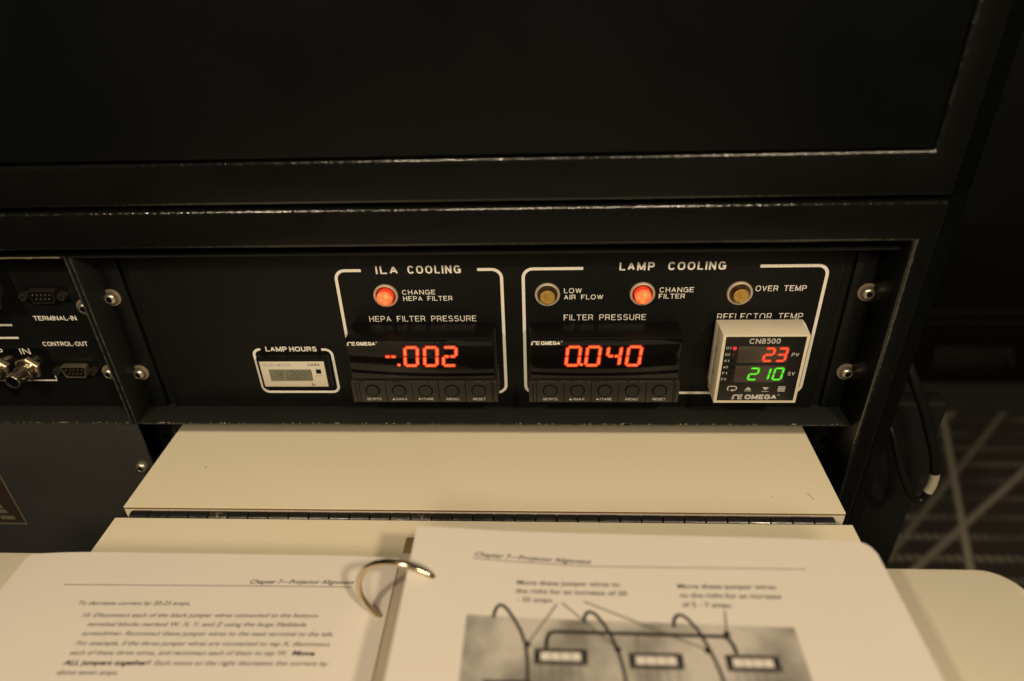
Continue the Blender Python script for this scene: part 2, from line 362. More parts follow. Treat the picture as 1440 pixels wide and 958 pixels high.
# ---- a drawn grotesque alphabet for the engraved and screen-printed capitals
def _sup(cx, cy, rx, ry, a0, a1, n=18, p=2.5):
    out = []
    for k in range(n + 1):
        a = math.radians(a0 + (a1 - a0) * k / n); c, s_ = math.cos(a), math.sin(a)
        out.append((cx + rx * math.copysign(abs(c) ** (2 / p), c), cy + ry * math.copysign(abs(s_) ** (2 / p), s_)))
    return out
_bowl = lambda y0, y1, x0=0.0, xm=.55, x1=1.0: [(x0, y1), (xm, y1)] + _sup(xm, (y0 + y1) / 2, x1 - xm, (y1 - y0) / 2, 90, -90, 12)[1:] + [(x0, y0)]
CAPS = {   # width over height, centre lines in a unit box
 'A': (.86, [[(0, 0), (.5, 1)], [(.5, 1), (1, 0)], [(.17, .32), (.83, .32)]]),
 'B': (.80, [_bowl(.52, 1, 0, .6, .93), _bowl(0, .52, 0, .6, 1), [(0, 0), (0, 1)]]),
 'C': (.90, [_sup(.5, .5, .5, .5, 34, 326, 26)]),
 'D': (.86, [[(0, 0)] + [(0, 1), (.42, 1)] + _sup(.42, .5, .58, .5, 90, -90, 18)[1:] + [(0, 0)]]),
 'E': (.74, [[(1, 1), (0, 1), (0, 0), (1, 0)], [(0, .52), (.92, .52)]]),
 'F': (.70, [[(1, 1), (0, 1), (0, -.0)], [(0, .49), (.86, .49)]]),
 'G': (.94, [_sup(.5, .5, .5, .5, 36, 318, 26), [(.56, .47), (1, .47), (1, -.06)]]),
 'H': (.82, [[(0, 0), (0, 1)], [(1, 0), (1, 1)], [(0, .52), (1, .52)]]),
 'I': (.0, [[(0, 0), (0, 1)]]),
 'J': (.62, [[(1, 1), (1, .3)] + _sup(.5, .3, .5, .3, 0, -180, 12)]),
 'L': (.66, [[(0, 1), (0, 0), (1, 0)]]),
 'M': (1.04, [[(0, 0), (0, 1)], [(.03, 1), (.5, .0)], [(.5, .0), (.97, 1)], [(1, 0), (1, 1)]]),
 'N': (.88, [[(0, 0), (0, 1)], [(.03, 1), (.97, 0)], [(1, 0), (1, 1)]]),
 'O': (.98, [_sup(.5, .5, .5, .5, 0, 351, 40) + ['c']]),
 'P': (.78, [[(0, 0), (0, 1)], _bowl(.44, 1, 0, .58)]),
 'R': (.82, [[(0, 0), (0, 1)], _bowl(.46, 1, 0, .6, .96), [(.55, .46), (.88, .36), (.93, .12), (1, 0)]]),
 'S': (.82, [_sup(.5, .76, .46, .24, 20, 180, 12) + _sup(.5, .76, .46, .24, 180, 258, 6)[1:] + _sup(.5, .25, .5, .25, 78, 0, 6) + _sup(.5, .25, .5, .25, 0, -162, 14)[1:]]),
 'T': (.80, [[(0, 1), (1, 1)], [(.5, 0), (.5, 1)]]),
 'U': (.82, [[(0, 1), (0, .38)] + _sup(.5, .38, .5, .38, 180, 360, 16)[1:] + [(1, 1)]]),
 'V': (.84, [[(0, 1), (.5, 0)], [(.5, 0), (1, 1)]]),
 'W': (1.25, [[(0, 1), (.26, 0)], [(.26, 0), (.5, 1)], [(.5, 1), (.74, 0)], [(.74, 0), (1, 1)]]),
 'X': (.84, [[(0, 0), (1, 1)], [(0, 1), (1, 0)]]),
 '-': (.34, [[(0, .38), (1, .38)]]), '/': (.34, [[(0, 0), (1, 1)]]),
 '0': (.66, [_sup(.5, .5, .5, .5, 0, 351, 36, 2.3) + ['c']]), '1': (.30, [[(0, .74), (1, 1), (1, 0)]]),
 '2': (.66, [_sup(.5, .72, .46, .28, 170, -20, 14, 2.2) + [(.08, .0), (1, 0)]]),
 '4': (.70, [[(.76, 0), (.76, 1), (0, .27), (1, .27)]]),
 '5': (.66, [[(.92, 1), (.16, 1), (.08, .5)] + _sup(.5, .32, .5, .32, 140, -150, 18, 2.2)]),
 '8': (.66, [_sup(.5, .77, .42, .23, 0, 350, 24, 2.2) + ['c'], _sup(.5, .27, .5, .27, 0, 350, 26, 2.2) + ['c']]),
}
def caps(mb, txt, p0, p1, cap, to3, t=0.5, gap=0.26, word=0.62, shear=0.0):
    """capitals drawn with a stroke of t mm, fitted between p0 and p1 on the base line"""
    tw = t / cap
    adv, x = [], 0.0
    for ch in txt:
        if ch == ' ': x += word; continue
        adv.append((ch, x)); x += CAPS[ch][0] + tw + gap
    tot = x - gap
    d = Vector((p1[0] - p0[0], p1[1] - p0[1])); L = d.length; d /= L; n = Vector((-d.y, d.x)); sx = L / tot
    for ch, x0 in adv:
        wd, paths = CAPS[ch]
        wmm = (wd + tw) * sx - t; xs = x0 * sx + t / 2
        for i, path in enumerate(paths):
            cl = path[-1] == 'c'; P = path[:-1] if cl else path
            q = []
            for (u, v) in P:
                h = t / 2 + v * (cap - t)
                q.append(tuple(Vector(p0) + d * (xs + u * wmm + (h * shear)) + n * h))
            # free ends reach the full height
            if not cl:
                for e, o in ((0, 1), (-1, -2)):
                    v = P[e][1]
                    if v in (0, 1) and abs(P[e][1] - P[o][1]) > 1e-6 and abs(P[e][0] - P[o][0]) < 1e-6:
                        a = Vector(q[e]); b_ = Vector(q[o]); q[e] = tuple(a + (a - b_).normalized() * t / 2)
                    elif P[e][0] in (0, 1) and ch in 'ELFTZ' and abs(P[e][1] - P[o][1]) < 1e-6:
                        a = Vector(q[e]); b_ = Vector(q[o]); q[e] = tuple(a + (a - b_).normalized() * t / 2)
            lift = i * 0.006
            stroke(mb, q, t, (lambda u_, v_, l=lift: (lambda r: (r[0], r[1] - l, r[2]))(to3(u_, v_))), closed=cl)

# ---- seven segment digits
SEG = {'0': 'abcdef', '1': 'bc', '2': 'abged', '3': 'abgcd', '4': 'fgbc', '5': 'afgcd', '6': 'afgedc', '7': 'abc', '8': 'abcdefg', '9': 'abcdfg', '-': 'g'}
def seg_polys(ch, cx, cz, wd, ht, t, slant, split=True):
    x0, x1, z0, z1 = -wd / 2 + t / 2, wd / 2 - t / 2, -ht / 2 + t / 2, ht / 2 - t / 2
    g = t * 0.16; out = []
    def H(xa, xb, z): return [(xa, z), (xa + t / 2, z + t / 2), (xb - t / 2, z + t / 2), (xb, z), (xb - t / 2, z - t / 2), (xa + t / 2, z - t / 2)]
    def V(za, zb, x): return [(x, za), (x + t / 2, za + t / 2), (x + t / 2, zb - t / 2), (x, zb), (x - t / 2, zb - t / 2), (x - t / 2, za + t / 2)]
    for c in SEG[ch]:
        if c == 'a': out.append(H(x0 + g, x1 - g, z1))
        if c == 'd': out.append(H(x0 + g, x1 - g, z0))
        if c == 'g':
            if split: out += [H(x0 + g, -g, 0), H(g, x1 - g, 0)]
            else: out.append(H(x0 + g, x1 - g, 0))
        if c == 'f': out.append(V(g, z1 - g, x0))
        if c == 'b': out.append(V(g, z1 - g, x1))
        if c == 'e': out.append(V(z0 + g, -g, x0))
        if c == 'c': out.append(V(z0 + g, -g, x1))
    return [[(cx + x + z * slant, cz + z) for x, z in p] for p in out]
def digit(name, ch, cx, cz, wd, ht, t, slant, y, core, edge, parent, grow=1.7, split=True):
    """one lit digit: a bright core over the softer lit rim of each segment"""
    mb = MB(); cores = seg_polys(ch, cx, cz, wd, ht, t, slant, split)
    for p in cores: mb.poly([(x, y - 0.10, z) for x, z in p])
    nb = len(mb.bm.faces)
    for p in cores:
        mx = sum(q[0] for q in p) / 6; mz = sum(q[1] for q in p) / 6
        q2 = []
        for x, z in p:
            dx, dz = x - mx, z - mz; l = math.hypot(dx, dz) or 1
            k = (grow - 1) * t * 0.5
            q2.append((x + (k if dx > 0.05 else -k if dx < -0.05 else 0), y, z + (k if dz > 0.05 else -k if dz < -0.05 else 0)))
        mb.poly(q2)
    mb.bm.faces.ensure_lookup_table()
    for i, f in enumerate(mb.bm.faces): f.material_index = 0 if i < nb else 1
    return mb.build(name, [core, edge], parent, smooth=0)
def dot(mb, cx, cz, r, y, n=14):
    mb.poly([(cx + r * math.cos(k * 2 * math.pi / n), y, cz + r * math.sin(k * 2 * math.pi / n)) for k in range(n)])

def maker_mark(mb, x0, x1, z, h, y):
    """the arch-and-bars emblem that stands before the maker's name"""
    w_ = x1 - x0; t = h * 0.20; T = onface(y); cx = x0 + w_ * 0.40; rx = w_ * 0.27
    stroke(mb, [(x0, z + t / 2), (cx - rx * 0.62, z + t / 2)], t, T)
    pts = [(cx + rx * math.cos(math.radians(a)), z + h * 0.50 + (h * 0.5 - t / 2) * math.sin(math.radians(a)) * (1.0 if a < 180 else 0.9)) for a in range(232, -53, -15)]
    stroke(mb, pts, t * 1.25, T)
    stroke(mb, [(cx + rx * 0.62, z + t / 2), (x1, z + t / 2)], t, T)
    stroke(mb, [(cx + rx * 1.25, z + h * 0.5), (x1, z + h * 0.5)], t, T)
    stroke(mb, [(cx + rx * 0.95, z + h - t / 2), (x1, z + h - t / 2)], t, T)

def screw_mesh(scale=1.0):
    """button-head socket screw on its cup washer; axis along -y, seat at y = 0"""
    h = MB()
    prof = [(0, -2.0), (1.55, -2.0), (1.75, -4.3)]
    for k in range(8):
        a = math.radians(90 * k / 7); prof.append((1.9 + 2.35 * math.sin(a), -1.3 - 3.2 * math.cos(a)))
    prof.append((4.25, -0.4))
    h.lathe([(r * scale, y * scale) for r, y in prof], 0, 0, n=24)
    return h
def washer_mesh(scale=1.0):
    return MB().lathe([(2.0 * scale, -0.6), (4.3 * scale, -0.7), (5.0 * scale, -1.3), (5.6 * scale, -1.1), (5.8 * scale, 0)], 0, 0, n=30)
def socket(o):
    MB().lathe([(0, -4.28), (1.95, -4.28), (1.95, -3.6)], 0, 0, n=6, rot=0.4).build('hex_socket', M['darkhole'], o, smooth=0)  # near-black inset puts the shade of the socket into the colour
def screw(parent, x, z, y=0.0, ang=0, washer=True, scale=1.0, base=None):
    o = screw_mesh(scale).build('screw', M['steel'], parent, loc=(x, y, z), smooth=50)
    o.rotation_euler = (random.uniform(-.06, .06), math.radians(ang), random.uniform(-.06, .06))
    socket(o)
    if washer: washer_mesh(scale).build('washer', M['washer'], o, smooth=40)
    return o

# ================================================================== the setting
MB().box(-900, 2600, -1200, 2600, -720, -700).build('floor', M['floor'])['kind'] = 'structure'
def carpet():
    mb = MB(); y1 = 823
    mb.prism([(420, -1100), (2500, -1100), (2500, y1), (420, y1)], -700, -694, 'z')
    mb.build('carpet', M['carpet'])['kind'] = 'structure'
carpet()

# ================================================================== the machine's cabinet
cab = thing('machine_cabinet', 'large black steel machine cabinet with an upper door, rails and equipment bays', 'cabinet', (0, 0, -700))
def part(mb, name, m, **k):
    return mb.build(name, m, cab, loc=(0, 0, 700), **k)
XL = -760
part(MB().box(XL, 230.0, -31.5, -26, 123.4, 620, 1.6, 3), 'access_door', M['door'])
part(MB().prism([(XL, 98.4), (247, 98.4), (247, 620), (231.8, 620), (231.8, 121.6), (XL, 121.6)], -30, 0, 'y', 1.7, 3, 1), 'upper_frame', [M['paint'], M['arris']])
part(MB().prism([(XL, 73.6), (235.2, 73.6), (235.2, -699), (247, -699), (247, 95.6), (XL, 95.6)], -30, 0, 'y', 1.7, 3, 1), 'lower_frame', [M['paint'], M['arris']])
part(MB().prism([(247.1, -29.5), (267, -9.7), (267, 40), (247.1, 40)], 98.0, 620, 'z', 0.8), 'upper_corner_post', M['door'])
part(MB().prism([(247.1, -29.5), (267, -9.7), (267, 40), (247.1, 40)], -699, 96.0, 'z', 0.8), 'lower_corner_post', M['door'])
part(MB().box(267.1, 620, -9.0, 40, 73, 620, 1.5, 3), 'side_panel', M['sidepaint'])
part(MB().box(267.2, 336, 42, 58, -699, -86, 4, 3), 'side_skirt', M['skirt'])
part(MB().box(XL, 266, 160, 164, -699, 620).box(262, 266, 41, 159.5, -699, 620).box(268, 620, 60, 64, 76, 620), 'cabinet_body', M['inside'])

def bay_tray(x0, x1, name):
    """open steel tray whose front edges frame one equipment bay"""
    mb = MB(); y0, y1, t = -18.7, 6, 1.5; zb, zt = -57.6, 65.2
    mb.box(x0, x1, y0, y1, zb - t, zb, 0.35)
    mb.box(x0, x0 + t, y0 - 0.4, y1, zb + 0.1, zt, 0.35)
    mb.box(x1 - t, x1, y0 - 0.4, y1, zb + 0.1, zt, 0.35)
    mb.box(x0 + t + 0.1, x1 - t - 0.1, y0, y1, zt - t, zt, 0.35)
    t_ = part(mb, name, M['tray'])
    ed = MB()  # thin strips carrying the painted highlight along flange and lip fronts
    for xe in (x0, x1 - t): ed.box(xe + 0.35, xe + t - 0.35, y0 - 0.47, y0 - 0.41, zb + 0.4, zt - 0.4)
    ed.box(x0 + t + 0.2, x1 - t - 0.2, y0 - 0.06, y0 - 0.01, zb - t + 0.4, zb - 0.4)
    ed.build('edge_highlight_strip', M['rubbed'], t_)
    return t_
tray = bay_tray(-236.3, 237.2, 'bay_tray'); tray_l = bay_tray(-730, -238.0, 'bay_tray')
def chips(tr, x0, x1, n, big=()):
    """paint knocked off the front arris of the lip: little flakes of bare metal"""
    mb = MB()
    spots = [(random.uniform(x0, x1), random.uniform(0.2, 0.8), random.uniform(0.12, 0.45)) for _ in range(n)] + list(big)
    for x, l, h in spots:
        k = random.randint(5, 7)
        mb.poly([(x + l * math.cos(a * 2 * math.pi / k) * random.uniform(.7, 1.2), -18.74 - 0.02, -57.95 + h * math.sin(a * 2 * math.pi / k) * random.uniform(.7, 1.2)) for a in range(k)])
        mb.poly([(x + l * math.cos(a * 2 * math.pi / k) * random.uniform(.7, 1.2), -18.25 + h * math.sin(a * 2 * math.pi / k) * random.uniform(.7, 1.2), -57.56) for a in range(k)])
    mb.build('paint_wear', M['bare'], tr, smooth=0)['kind'] = 'stuff'
chips(tray, -232, 234, 60, [(-217, 4.0, .45), (-214, 2.5, .4), (-98, 1.6, .3), (93, 5, .6), (94, 3, .5), (200, 2, .3), (-50, 1.5, .3)])
chips(tray_l, -335, -241, 28, [(-287, 4.5, .5), (-262, 2.0, .4), (-305, 2.2, .3)])
# bare top arris of the left tray
mb = MB()
for i in range(116):
    xa = -241.7 - 4.1 - i * 4.1
    mb.box(xa, xa + 4.1, -19.12, -18.75, 63.9 + random.uniform(0, .35), 65.15 - random.uniform(0, .25))
mb.build('bare_metal_edge', M['bare'], tray_l)

def rack_rail(x0, x1, z0, z1, y, holes):
    """flat rail with a row of round holes: square cells joined round each hole"""
    mb = MB(); cx = (x0 + x1) / 2; zs = sorted(holes); r = 3.3; n = 20; h = (x1 - x0) / 2
    cells = [(z - h, z + h) for z in zs]; last = z0
    for z, (a, b) in zip(zs, cells):
        a = max(a, last)
        if a > last: mb.raw([(x0, y, last), (x1, y, last), (x1, y, a), (x0, y, a)], [(0, 1, 2, 3)])
        out, inn, back = [], [], []
        for k in range(n):
            t = 2 * math.pi * k / n + math.pi / n; c, s = math.cos(t), math.sin(t); m_ = max(abs(c), abs(s))
            px = cx + c / m_ * h; pz = z + s / m_ * h
            pz = min(max(pz, a), b)
            out.append((px, y, pz)); inn.append((cx + r * c, y, z + r * s)); back.append((cx + r * c, y + 2.5, z + r * s))
        fs = []
        for k in range(n):
            k2 = (k + 1) % n
            fs += [(k, k2, n + k2, n + k), (n + k, n + k2, 2 * n + k2, 2 * n + k)]
        mb.raw(out + inn + back, fs); last = b
    mb.raw([(x0, y, last), (x1, y, last), (x1, y, z1), (x0, y, z1)], [(0, 1, 2, 3)])
    mb.box(x0, x0 + 2, y + 0.1, y + 45, z0, z1); mb.box(x1 - 2, x1, y + 0.1, y + 45, z0, z1)
    return part(mb, 'rack_rail', M['paint'])
hz = [-87.2 - 15.9 * k for k in range(9)]
rack_rail(226.5, 238.5, -260, -62, 1.0, hz); rack_rail(-238.0, -226.6, -260, -62, 1.0, hz)

lp = part(MB().box(-730, -236.4, -18.4, -16.4, -699, -59.6, 0.5), 'lower_panel', M['greypaint'])
sc = screw_mesh(1.0).build('screw', M['steel'], lp, loc=(-243.2, -18.4, -95.8), smooth=50); sc.rotation_euler = (0, 0.4, 0); socket(sc)
npb = MB().box(-470, -352.2, -18.8, -18.41, -155.6, -62, 0.1); nameplate = npb.build('nameplate', M['plate'], lp)
mb = MB(); T = onface(-18.84)
stroke(mb, [(-469, -154.9), (-353.1, -154.9), (-353.1, -63), (-469, -63)], 1.5, T, closed=True)
for za, rows in ((-126, ((-378, -369.5), (-384, -380))), (-131, ((-380, -368), (-388, -382))), (-139, ((-376, -364.5), (-386, -378))), (-144, ((-378, -363), (-388, -380))), (-150.5, ((-371, -359.5), (-390, -373.5)))):
    for xa, xb in rows: mb.raw([T(xa, za), T(xb, za), T(xb - .8, za + 3.6), T(xa, za + 3.9)], [(0, 1, 2, 3)])
mb.build('worn_print', M['plateline'], nameplate, smooth=0)

# ================================================================== centre control panel
cp = thing('control_panel', 'wide black cooling control panel with cream printed legends between two screwed ears', 'control panel', (0, 0, -57.5))
def cpart(mb, name, m, **k): return mb.build(name, m, cp, loc=(0, 0, 57.5), **k)
mb = MB()
mb.box(-216, 216, 0, 3, -57.5, 63.4)
for sgn in (-1, 1):
    a, b = sorted((sgn * 222.3, sgn * 234.6)); mb.box(a, b, -0.6, 3, -57.5, 63.4, 0.5)
    a, b = sorted((sgn * 216.1, sgn * 222.2)); mb.box(a, b, 2.6, 5, -57.5, 63.4)
    a, b = sorted((sgn * 214.2, sgn * 216.0)); mb.box(a, b, -0.5, -0.03, -57.4, 63.3, 0.2)
cpart(mb, 'faceplate', M['panel'])
mb = MB(); T = onface(-0.06); LW = 1.9
# frame round the first group: open at the top for its heading
stroke(mb, [(-71.2, 45.3)] + arc(-81.3, 39.3, 6.0, 90, 180) + arc(-81.3, -39.7, 6.0, 180, 270) + arc(8.3, -39.7, 6.0, 270, 360) + arc(8.3, 39.3, 6.0, 0, 90) + [(-0.2, 45.3)], LW, T)
stroke(mb, [(63.4, 45.4)] + arc(33.4, 39.4, 6.0, 90, 180) + arc(33.4, -40.1, 6.0, 180, 270) + arc(201.0, -40.1, 6.0, 270, 360) + arc(201.0, 39.9, 6.0, 0, 90) + [(167.4, 45.9)], LW, T)
stroke(mb, [(-146.6, -11.6)] + arc(-147.0, -15.6, 4.4, 90, 180) + arc(-147.0, -40.9, 4.4, 180, 270) + arc(-103.6, -40.9, 4.4, 270, 360) + arc(-103.6, -15.8, 4.4, 0, 90) + [(-105.8, -11.4)], 1.75, T)
for t in (('ILA', -62.1, -48.6, 42.8, 5.3), ('COOLING', -42.6, -10.3, 42.9, 5.3), ('LAMP', 84.9, 105.6, 43.8, 5.3), ('COOLING', 113.6, 147.3, 43.8, 5.3)):
    caps(mb, t[0], (t[1], t[3]), (t[2], t[3]), t[4], T, t=1.02, gap=.36)
caps(mb, 'LAMP HOURS', (-142.9, -12.8), (-108.7, -12.8), 3.75, T, t=.82, gap=.15, word=.36)
for t in (('CHANGE', -47.6, -27.0, 28.6, 3.25), ('HEPA FILTER', -47.4, -16.7, 24.2, 3.3), ('LOW', 52.1, 62.9, 28.8, 3.4), ('AIR FLOW', 52.1, 76.0, 24.4, 3.3),
          ('CHANGE', 109.8, 130.3, 28.9, 3.4), ('FILTER', 109.7, 125.3, 24.6, 3.3), ('OVER TEMP', 166.9, 196.8, 29.2, 3.8),
          ('HEPA FILTER PRESSURE', -70.7, -2.7, 9.4, 4.1), ('FILTER PRESSURE', 52.2, 103.0, 9.7, 4.1), ('REFLECTOR TEMP', 146.5, 198.3, 9.3, 4.7)):
    caps(mb, t[0], (t[1], t[3]), (t[2], t[3]), t[4], T, t=.48, gap=.27, word=.98)
cpart(mb, 'printed_legend', M['ink'], smooth=0)
for x, z, a in ((-232.5, 28.6, 30), (232.5, 28.6, -20), (-232.5, -28.6, 75), (232.5, -28.6, 130)):
    s_ = screw(cp, x, z, -0.6, a); s_.location.z += 57.5 * S

# ================================================================== connector panel in the bay to the left
kp = thing('connector_panel', 'black connector panel left of the control panel with serial ports and coaxial jacks', 'connector panel', (-330, 0, -57.5))
def kpart(mb, name, m, parent=None, **k):
    return mb.build(name, m, parent or kp, loc=(330, 0, 57.5) if parent is None else (0, 0, 0), **k)
mb = MB(); mb.box(-700, -261.5, 0, 3, -57.5, 63.4); mb.box(-251.8, -239.8, -0.6, 3, -57.5, 63.4, 0.5); mb.box(-261.4, -251.9, -0.3, 3, -57.5, 63.4, 0.2)
kpart(mb, 'faceplate', M['panel'])
kpart(MB().prism([(-420, 15.5), (-293.8, 15.5), (-293.8, 49), (-420, 49)], -0.35, -0.02, 'y', 0.1), 'label_plate', M['gloss'])
kpart(MB().prism([(-420, -37.8), (-291.5, -37.8), (-291.5, -9.8), (-420, -9.8)], -0.35, -0.02, 'y', 0.1), 'label_plate', M['gloss'])
mb = MB(); T = onface(-0.06); T2 = onface(-0.42)
caps(mb, 'TERMINAL-IN', (-291.0, 11.6), (-262.2, 11.6), 3.4, T, t=.58, gap=.18)
caps(mb, 'CONTROL-OUT', (-292.6, -8.0), (-261.9, -8.0), 3.4, T, t=.58, gap=.18)
caps(mb, 'IN', (-310.6, -14.2), (-303.6, -14.2), 4.6, T2, t=.7)
caps(mb, 'P', (-326.6, -14.2), (-322.4, -14.2), 4.6, T2, t=.7)
stroke(mb, [(-400, 8.3), (-307.6, 8.3)], 1.5, T); stroke(mb, [(-400, -1.5), (-307.3, -1.5)], 1.5, T)
stroke(mb, [(-400, -35.4), (-293.9, -35.4), (-293.9, -31.6)], 0.95, T2)
kpart(mb, 'printed_legend', M['ink'], smooth=0)
def dshape(w_, h_, cut, r=1.2):
    """the D outline of a serial port, wide side up"""
    a = w_ / 2
    pts = []
    for (x, z), (s0, s1) in ((( a, h_ / 2), (0, 90)), ((-a, h_ / 2), (90, 180)), ((-a + cut, -h_ / 2), (180, 270)), ((a - cut, -h_ / 2), (270, 360))):
        sx = -1 if x > 0 else 1; sz = -1 if z > 0 else 1
        pts += arc(x + sx * r, z + sz * r, r, s0, s1, 4)
    return pts
def serial_port(x, z, male, label):
    fl = MB()
    fl.prism([(x - 15.2, z - 6), (x + 15.2, z - 6), (x + 15.2, z + 6), (x - 15.2, z + 6)], -0.45, -0.02, 'y', 0.15)
    p = kpart(fl, 'serial_port', M['darkhole']); p['label'] = label
    mb = MB(); O = dshape(17.4, 8.8, 1.5); I = dshape(16.4, 7.8, 1.4); n = len(O); dep = 4.8 if male else 4.6
    vs = [(x + a, -0.4, z + b) for a, b in O] + [(x + a, -dep, z + b) for a, b in O] + [(x + a, -dep, z + b) for a, b in I] + [(x + a, -0.6, z + b) for a, b in I]
    mb.raw(vs, [(j * n + k, j * n + (k + 1) % n, (j + 1) * n + (k + 1) % n, (j + 1) * n + k) for j in range(3) for k in range(n)])
    bmesh.ops.recalc_face_normals(mb.bm, faces=mb.bm.faces)
    kpart(mb, 'shell', M['shell'] if male else M['darkshell'], p)
    ins = MB(); dd = -4.1 if male else -4.3
    ins.prism([(x + a, z + b) for a, b in I], -0.5, dd, 'y'); kpart(ins, 'insert', M['plastic'], p)
    pn = MB()
    for row, cnt in ((1.45, 5), (-1.45, 4)):
        for k in range(cnt):
            px = x + (k - (cnt - 1) / 2) * 2.76
            if male: pn.lathe([(0, -5.0), (0.4, -4.9), (0.62, -4.5), (0.62, -4.0)], px, z + row, n=10)
            else: pn.lathe([(0.28, -4.3), (0.32, -4.42), (0.50, -4.42), (0.54, -4.3)], px, z + row, n=10)
    kpart(pn, 'contacts', M['gold'] if male else M['shell'], p)
    for sgn in (-1, 1):
        hx = MB(); hx.lathe([(0, -2.2), (1.1, -2.2), (1.2, -5.0), (2.6, -5.0), (2.75, -4.7), (2.75, -0.4)], x + sgn * 12.5, z, n=6); kpart(hx, 'jack_post', M['darkshell'], p)
serial_port(-275.4, 30.9, False, 'dark female nine hole serial port above the TERMINAL-IN legend')
serial_port(-275.8, -26.0, True, 'bright male serial port with gold pins under the CONTROL-OUT legend')
def bnc(x, z, label):
    hexn = MB().lathe([(4.9, -0.4), (8.6, -0.4), (8.7, -0.8), (8.7, -2.4), (8.0, -3.0), (5.2, -3.0)], x, z, n=6, rot=0.3)
    p = kpart(hexn, 'coaxial_jack', M['brassy'], smooth=25); p['label'] = label
    kpart(MB().lathe([(5.2, -2.9), (7.2, -2.95), (7.5, -3.6), (7.0, -4.2), (5.2, -4.2)], x, z, n=24), 'lock_washer', M['nickel'], p)
    brl = MB().lathe([(5.0, -3), (5.0, -6.0), (5.7, -6.4), (5.7, -7.6), (4.9, -8.0), (4.9, -17.4), (4.55, -17.8), (4.05, -17.6), (4.0, -16.6)], x, z, n=28)
    brl.lathe([(0, -14.5), (0.5, -14.2), (0.7, -13.6), (0.7, -8)], x, z, n=10)
    for sgn in (-1, 1): brl.tube([(x + sgn * 4.4, -13.2, z), (x + sgn * 6.1, -13.2, z)], 1.05, 10)
    kpart(brl, 'barrel', M['barrel'], p)
    kpart(MB().lathe([(4.0, -16.7), (3.9, -9), (0, -9)], x, z, n=28), 'bore', M['darkhole'], p)  # near-black lining, the shade inside the barrel given as colour
bnc(-309.6, -25.2, 'nickel coaxial jack under the IN legend'); bnc(-331.5, -25.2, 'nickel coaxial jack under the P legend'); bnc(-315.5, 27.0, 'nickel coaxial jack on the upper black label plate')
for x, z, a in ((-251.9, 22.0, 60), (-253.0, -28.3, 100)):
    s_ = screw(kp, x + 330, z + 57.5, -0.6, a)

